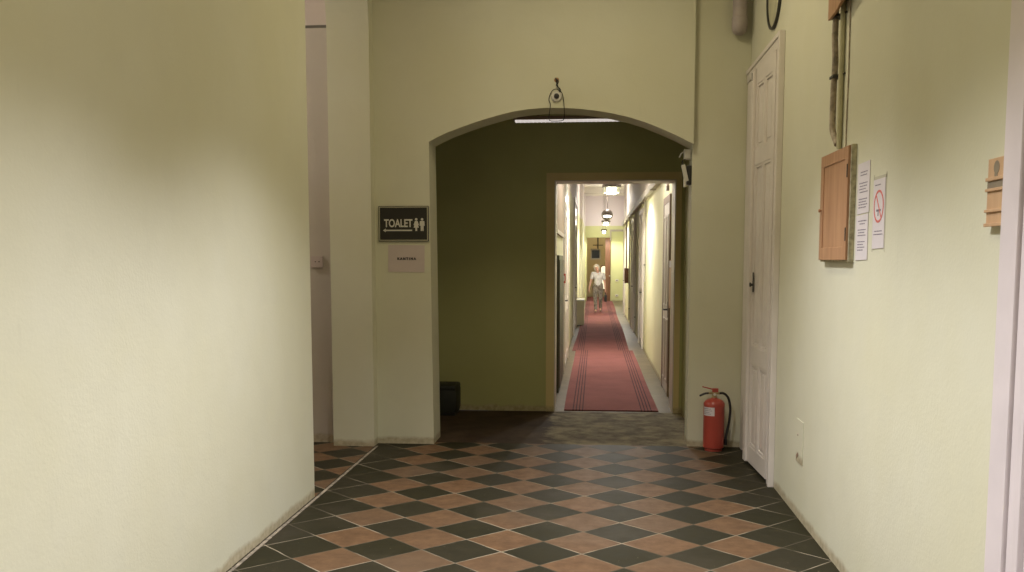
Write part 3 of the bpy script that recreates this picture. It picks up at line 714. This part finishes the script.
def corr_lamp(x, y, z, r, kind, lab, watts, ztop=CZ):
    t = thing('corridor_lamp', (x, y, z), lab, 'lamp', 'lamps hanging along the corridor')
    if kind == 'drum':
        MB().lathe([(0, .15), (r * .95, .15), (r * 1.03, .13), (r * 1.03, .098), (0, .10)], (x, y, z), 32).build('top_plate', M['lamp_metal'], t, True)
        MB().lathe([(r * .94, .10), (r * .90, .0), (r * .88, .0), (r * .91, .10)], (x, y, z), 32).build('shade', M['lamp_shade'], t, True)
        MB().box(x - r * .5, x + r * .5, y - r * .98, y + r * .98, z - .012, z + .085, .01).build('bulb', M['glow'], t)
    else:
        pr = [(r * math.sin(R(a)), r - r * math.cos(R(a)) - r) for a in range(0, 181, 12)]
        MB().lathe([(p, q + r * .0) for p, q in pr], (x, y, z), 28).build('shade', M['lamp_metal'], t, True)
        MB().lathe([(0, .03), (r * .5, .02), (r * .72, 0), (r * .5, -.035), (0, -.045)], (x, y - r * .62, z - .045), 28).build('bulb', M['glow'], t, True)
    c = MB()
    for dx in ((-r * .35, r * .35) if kind == 'drum' else (0,)): c.tube([(x + dx, y, z + .1), (x + dx, y, ztop)], .006, 6)
    c.build('cord', M['lamp_metal'], t)
    spot('lamp_light', (x, y, z - .03 if kind == 'drum' else z - r - .03), watts, 162, .35, COOL, .05, t)
    point('up_fill', (x, y, z + .45), watts * .13, COOL, .1, t)  # added fill point above the lamp, brightens ceiling and walls
corr_lamp(.27, 16.2, 2.83, .155, 'drum', 'drum shaped corridor lamp on two cords, nearest of the hanging lamps', CORR_LAMP_W)
corr_lamp(.34, 27.5, 3.0, .165, 'ball', 'dark round corridor lamp with a bright band, second from the doorway', CORR_LAMP_W)
corr_lamp(.37, 33.2, 2.92, .155, 'drum', 'drum shaped corridor lamp, third from the doorway', CORR_LAMP_W * .8)
corr_lamp(.35, 38.0, 2.77, .12, 'drum', 'smallest looking drum lamp in front of the green end wall', CORR_LAMP_W * .6)
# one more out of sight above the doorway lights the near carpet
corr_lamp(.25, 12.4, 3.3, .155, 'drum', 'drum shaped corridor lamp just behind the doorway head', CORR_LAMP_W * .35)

# ================================================================== CORRIDOR OBJECTS
t = thing('cable_trunking', (.9, 11, 2.80), 'long grey cable trunking high on the right corridor wall', 'trunking')
MB().box(.86, .9295, 11.0, 30.99, 2.79, 2.90, .004).build('trunk', M['trunk'], t)
for k in range(12): MB().box(.83, .9295, 11.6 + k * 1.6, 11.63 + k * 1.6, 2.772, 2.789).build('bracket', M['trunk'], t)
t = thing('wall_trunking', (1.0, 38.97, 2.80), 'short trunking turning down on the green end wall', 'trunking')
MB().box(.66, 1.195, 38.93, 38.9995, 2.86, 2.94).box(.60, .66, 38.93, 38.9995, 2.5, 2.94).build('trunk', M['trunk'], t)
# vertical conduits up the right wall
for i, (yy, z0, z1, lab) in enumerate(((14.0, 2.9, 4.3, 'nearest'), (17.6, 1.3, 2.79, 'second'), (21.5, 0.1, 2.79, 'third'), (25.2, .1, 2.79, 'farthest'))):
    t = thing('vertical_conduit', (.915, yy, z0), lab + ' vertical conduit on the right corridor wall', 'conduit', 'vertical conduits on the right corridor wall')
    MB().tube([(.912, yy, z0), (.912, yy, z1 - .001)], .016, 8).build('pipe', M['trunk'], t, True)
    MB().box(.895, .9295, yy - .03, yy + .03, z0 + .3, z0 + .32).build('clip', M['iron'], t)
t = thing('round_junction_box', (.91, 12.2, 2.62), 'round brown junction box with conduit above the nearest corridor door', 'junction box')
MB().lathe([(0, 0), (.06, 0), (.055, -.035), (0, -.04)], (.9295, 12.2, 2.63), 24, 'x').build('box_body', M['plastic_pink'], t, True)
MB().tube([(.915, 12.2, 2.69), (.915, 12.2, 2.789)], .01, 8).build('pipe', M['trunk'], t, True)
# notice board
t = thing('notice_board', (.93, 11.4, 1.1), 'brown framed board on the right corridor wall next to the nearest door', 'board')
MB().box(.905, .9295, 11.25, 11.62, 1.12, 1.70).build('frame', M['wood'], t)
MB().box(.900, .906, 11.28, 11.59, 1.15, 1.60).build('panel', M['wood_pale'], t)
MB().box(.898, .906, 11.30, 11.57, 1.61, 1.69).build('header', M['paper'], t)
# brown electric box
t = thing('electric_box', (.93, 26.5, 1.0), 'dark red-brown electric box on the right corridor wall', 'electric box')
MB().box(.825, .9295, 26.3, 26.8, 1.06, 1.47, .005).build('box_body', simple('red_brown_enamel', (.14, .05, .035), .4), t)
MB().box(.84, .915, 26.29, 26.3, 1.09, 1.44).build('lid', simple('red_brown_lid', (.17, .06, .04), .4), t)
MB().tube([(.875, 26.5, 1.47), (.875, 26.5, 2.785)], .02, 8).build('feed_pipe', M['frame_brown'], t, True)
# left side: dark cupboard, pink panel, red call point, radiator
t = thing('dark_cupboard', (-.46, 12.7, 0), 'tall narrow dark green-grey cupboard face on the left corridor wall', 'cupboard')
MB().box(-.4795, -.45, 11.95, 13.55, .0, 1.76, .004).build('body', simple('dark_olive_enamel', (.085, .085, .055), .5), t)
MB().box(-.45, -.442, 12.0, 12.73, .06, 1.70).box(-.45, -.442, 12.77, 13.5, .06, 1.70).build('door', simple('dark_olive_door', (.07, .07, .045), .5), t)
t = thing('wall_panel', (-.46, 12.5, 2.0), 'pale pinkish panel above the dark cupboard on the left corridor wall', 'panel')
MB().box(-.4795, -.455, 11.2, 13.9, 2.02, 3.6, .004).build('board', simple('pinkish_board', (.46, .36, .27), .6), t)
MB().box(-.455, -.445, 11.2, 13.9, 2.02, 2.07).box(-.455, -.445, 13.85, 13.9, 2.02, 3.6).build('edge_strip', M['corr_door'], t)
t = thing('fire_call_point', (-.46, 13.98, 1.37), 'small red fire alarm box on the left corridor wall', 'alarm')
MB().box(-.4795, -.43, 13.90, 14.04, 1.36, 1.50, .005).build('box_body', M['red'], t)
MB().box(-.46, -.445, 13.895, 13.901, 1.39, 1.47).build('cover', M['plastic_white'], t)
t = thing('radiator_cover', (-.35, 24.8, 0), 'cream radiator cover with white top against the left corridor wall', 'radiator')
m = MB().box(-.4795, -.275, 24.4, 25.5, .02, .64)
for k in range(4): m.box(-.465 + k * .05, -.43 + k * .05, 24.385, 24.4, .08, .60)
m.build('body', M['radiator'], t)
MB().box(-.4795, -.265, 24.38, 25.52, .64, .67, .004).build('top', M['plastic_white'], t)
# end of corridor
for z_, lab in ((.82, 'upper small white socket on the green end wall'), (.20, 'lower small white socket on the green end wall')):
    t = thing('wall_socket', (.92, 38.99, z_), lab, 'socket')
    MB().box(.84, .97, 38.975, 38.9995, z_, z_ + .09, .004).build('plate', M['plastic_white'], t)
    MB().box(.88, .93, 38.972, 38.976, z_ + .03, z_ + .06).build('slot', M['iron'], t)
t = thing('hanging_monitor', (-.05, 41, 2.0), 'grey boxy monitor hanging near the ceiling of the far room', 'monitor')
MB().box(-.19, .24, 40.9, 41.2, 1.72, 2.18, .01).build('casing', M['casing'], t)
MB().box(-.14, .19, 40.89, 40.901, 1.78, 2.12).build('screen', M['screen'], t)
MB().tube([(.12, 41.05, 2.18), (.12, 41.05, 3.4)], .03, 10).box(-.1, .34, 41.03, 41.07, 2.32, 2.36).build('bracket', M['iron'], t)
t = thing('arched_panel', (.42, 43.95, .3), 'cream arched pane with added glow and brown surround in the far room', 'window')
ap = arc((.40, 1.3), .12, 180, 0, 12)
MB().prism([(.24, .3), (.56, .3), (.56, 1.3)] + arc((.40, 1.3), .16, 0, 180, 12), 'y', 43.96, 43.9995).build('surround', M['wood_dark'], t)
MB().prism([(.28, .36)] + ap + [(.52, .36)], 'y', 43.945, 43.96).build('pane', M['pane_glow'], t)
# unseen lamp added to brighten the far room walls
t = thing('far_room_fill', (.4, 41.8, 3.3), 'added unseen round fill lamp on the far room ceiling', 'lamp')
MB().lathe([(0, 0), (.1, .02), (.12, .06), (.12, .1), (0, .1)], (.4, 41.8, 3.3), 24).build('globe', M['lamp_shade'], t, True)
point('globe_fill', (.4, 41.8, 3.2), 45, WARM, .06, t)

# ================================================================== THE WALKING WOMAN
def blob(name, caps, mat, parent, voxel, smooth=6, ell=()):
    """caps: (p0, r0, p1, r1) tapered limbs fused into one continuous skin"""
    m = MB()
    for p0, r0, p1, r1 in caps:
        p0, p1 = Vector(p0), Vector(p1); n = 12
        pts, rs = [], []
        d = (p1 - p0); L = max(d.length, 1e-4); u = d / L
        for k in range(5):
            a = R(10 + 80 * k / 4); pts.append(p0 - u * r0 * math.cos(a)); rs.append(r0 * math.sin(a))
        for k in range(1, 6): pts.append(p0 + d * k / 6); rs.append(r0 + (r1 - r0) * k / 6)
        for k in range(5):
            a = R(90 - 80 * k / 4); pts.append(p1 + u * r1 * math.cos(a)); rs.append(r1 * math.sin(a))
        m.tube(pts, rs, 14)
    for c, s, rot in ell:
        b = bmesh.new(); bmesh.ops.create_icosphere(b, subdivisions=3, radius=1)
        mt = Euler(rot).to_matrix()
        for v in b.verts: v.co = mt @ Vector((v.co.x * s[0], v.co.y * s[1], v.co.z * s[2])) + Vector(c)
        m.add(b)
    o = m.build(name, mat, parent, False, off=Vector((0, 0, 0)))
    rm = o.modifiers.new('r', 'REMESH'); rm.mode = 'VOXEL'; rm.voxel_size = voxel
    sm = o.modifiers.new('s', 'SMOOTH'); sm.factor = .5; sm.iterations = smooth
    bpy.context.view_layer.update()
    me = bpy.data.meshes.new_from_object(o.evaluated_get(bpy.context.evaluated_depsgraph_get()))
    o.modifiers.clear(); o.data = me
    me.materials.clear(); me.materials.append(mat)
    for p in me.polygons: p.use_smooth = True
    return o
WX, WY = .105, 30.6
wom = thing('person', (WX, WY, .016), 'woman with short white-blond hair, white shirt and patterned trousers walking along the corridor', 'person')
# local coordinates: +x = right in the picture, -y = toward the camera
def hand(wr, dirv, side, curl):
    wr = Vector(wr); d = Vector(dirv).normalized(); sx = Vector((0, -1, 0)); up = d.cross(sx).normalized() * side
    caps = [(wr, .019, wr + d * .075, .024)]
    for k, (off, ln) in enumerate(((-.026, .062), (-.009, .072), (.009, .068), (.025, .052))):
        b0 = wr + d * .075 + sx * off; b1 = b0 + d * ln * .5 + up * curl * .01; b2 = b1 + d * ln * .4 + up * curl * .035
        caps += [(b0, .0095, b1, .0085), (b1, .0085, b2, .0075)]
    th0 = wr + d * .025 - sx * .018 * -1; th1 = th0 + d * .03 + sx * .03 + up * .01; th2 = th1 + d * .028 + sx * .008 + up * .01
    caps += [(th0, .011, th1, .010), (th1, .010, th2, .008)]
    return caps
hipL, hipR = (-.08, 0, .79), (.08, 0, .79)
kneL, kneR = (-.085, -.06, .43), (.085, .035, .43)
ankL, ankR = (-.07, -.10, .075), (.085, .16, .105)
shL, shR = (-.165, 0, 1.245), (.16, 0, 1.225)
elL, elR = (-.235, .03, .985), (.215, .03, .965)
wrL, wrR = (-.285, -.04, .765), (.235, -.07, .74)
headc = Vector((-.045, -.045, 1.415))
caps = [((0, 0, .85), .110, (0, 0, .98), .115), ((0, 0, .98), .115, (0, 0, 1.13), .12), ((-.07, 0, 1.13), .10, (-.12, 0, 1.21), .065), ((.07, 0, 1.13), .10, (.12, 0, 1.19), .065),
        (shL, .052, shR, .052), ((0, .005, 1.24), .055, (-.03, -.02, 1.33), .048),
        (shL, .05, elL, .037), (elL, .037, wrL, .024), (shR, .05, elR, .037), (elR, .037, wrR, .024),
        (hipL, .080, kneL, .050), (kneL, .055, ankL, .035), (hipR, .080, kneR, .050), (kneR, .055, ankR, .035),
        (ankL, .034, (-.072, -.22, .035), .028), (ankR, .034, (.09, .05, .04), .028)]
caps += hand(wrL, (-.12, -.1, -1), 1, -1) + hand(wrR, (.02, -.05, -1), -1, 1)
hr = (R(12), R(-14), 0)
hm = Euler(hr).to_matrix()
def H(x, y, z): return headc + hm @ Vector((x, y, z))
caps += [(H(0, -.075, .012), .010, H(0, -.097, -.018), .013), (H(-.02, -.08, -.052), .008, H(.02, -.08, -.052), .008), (H(-.02, -.078, -.062), .008, H(.02, -.078, -.062), .008),
         (H(-.074, 0, .01), .014, H(-.076, .005, -.03), .010), (H(.074, 0, .01), .014, H(.076, .005, -.03), .010), (H(-.035, -.075, .03), .010, H(-.015, -.08, .028), .008), (H(.035, -.075, .03), .010, H(.015, -.08, .028), .008)]
body = blob('body', caps, M['skin'], wom, .0065, 4, ell=[(H(0, 0, .01), (.072, .088, .10), hr), (H(0, -.03, -.06), (.048, .05, .05), hr)])
M['eye'] = simple('dark_eye', (.05, .035, .03), .3, var=0)
for sx in (-.03, .03): MB().lathe([(0, 0), (.008, -.002), (.006, -.006), (0, -.007)], H(sx, -.079, .008), 12, 'y').build('eye', M['eye'], wom, True, off=Vector((0, 0, 0)))
MB().tube([H(-.02, -.092, -.056), H(0, -.095, -.058), H(.02, -.092, -.056)], .0035, 6).build('lips', simple('lip', (.45, .15, .13), .5, var=0), wom, True, off=Vector((0, 0, 0)))
he = [(H(0, .022, .035), (.088, .088, .095), hr), (H(-.055, .005, .0), (.035, .06, .075), hr), (H(.055, .005, .0), (.035, .06, .075), hr), (H(-.02, -.05, .085), (.06, .045, .032), hr), (H(.03, -.045, .085), (.05, .045, .03), hr), (H(0, .06, -.03), (.075, .05, .07), hr)]
for k in range(26):
    a = random.uniform(0, 6.28); e_ = random.uniform(.1, 1.4)
    x, y, z = .08 * math.cos(a) * math.cos(e_), .02 + .08 * math.sin(a) * math.cos(e_), .035 + .09 * math.sin(e_)
    if y < -.03 and z < .07: continue
    he.append((H(x, y, z), (.02, .02, .022), (0, 0, 0)))
blob('hair', [], M['hair'], wom, .007, 3, ell=he)
# shirt: loose, short sleeved, longer at the hem
def mid(a, b, t): return tuple(Vector(a) * (1 - t) + Vector(b) * t)
caps = [((0, 0, 1.10), .132, (0, 0, .99), .128), ((0, 0, .99), .128, (0, 0, .90), .138), ((-.025, 0, .87), .132, (.025, 0, .87), .132), ((-.055, -.02, 1.13), .105, (.055, -.02, 1.13), .105), ((-.10, 0, 1.19), .078, (.10, 0, 1.18), .078),
        (shL, .064, mid(shL, elL, .52), .060), (shR, .064, mid(shR, elR, .52), .060), (shL, .060, shR, .060), ((0, .02, 1.25), .062, (0, .02, 1.27), .058)]
blob('shirt', caps, M['shirt'], wom, .008, 5)
caps = [((-.03, 0, .87), .132, (.03, 0, .87), .132), ((-.08, 0, .80), .104, kneL, .064), (kneL, .064, (ankL[0], ankL[1], .11), .048), ((.08, 0, .80), .092, kneR, .064), (kneR, .064, (ankR[0], ankR[1] - .01, .14), .048)]
blob('trousers', caps, M['trousers'], wom, .008, 4)
blob('shoe', [((-.07, -.07, .045), .042, (-.073, -.20, .032), .036), ((-.073, -.20, .030), .036, (-.073, -.235, .026), .028)], M['shoe'], wom, .007, 3)
blob('shoe', [((.086, .165, .075), .042, (.09, .045, .035), .036), ((.09, .045, .034), .036, (.09, .01, .028), .028)], M['shoe'], wom, .007, 3)
# dark bag carried in her hand
t = thing('handbag', (WX + .245, WY - .09, .45), 'small black bag held in the hand of the walking woman', 'bag')
MB().box(WX + .20, WX + .29, WY - .19, WY - .04, .36, .585, .025).build('bag_body', M['bag'], t, True)
MB().tube(smooth_pts([(WX + .245, WY - .15, .59), (WX + .243, WY - .12, .66), (WX + .242, WY - .09, .675), (WX + .243, WY - .06, .66), (WX + .245, WY - .04, .59)]), .007, 8).build('strap', M['bag'], t, True)
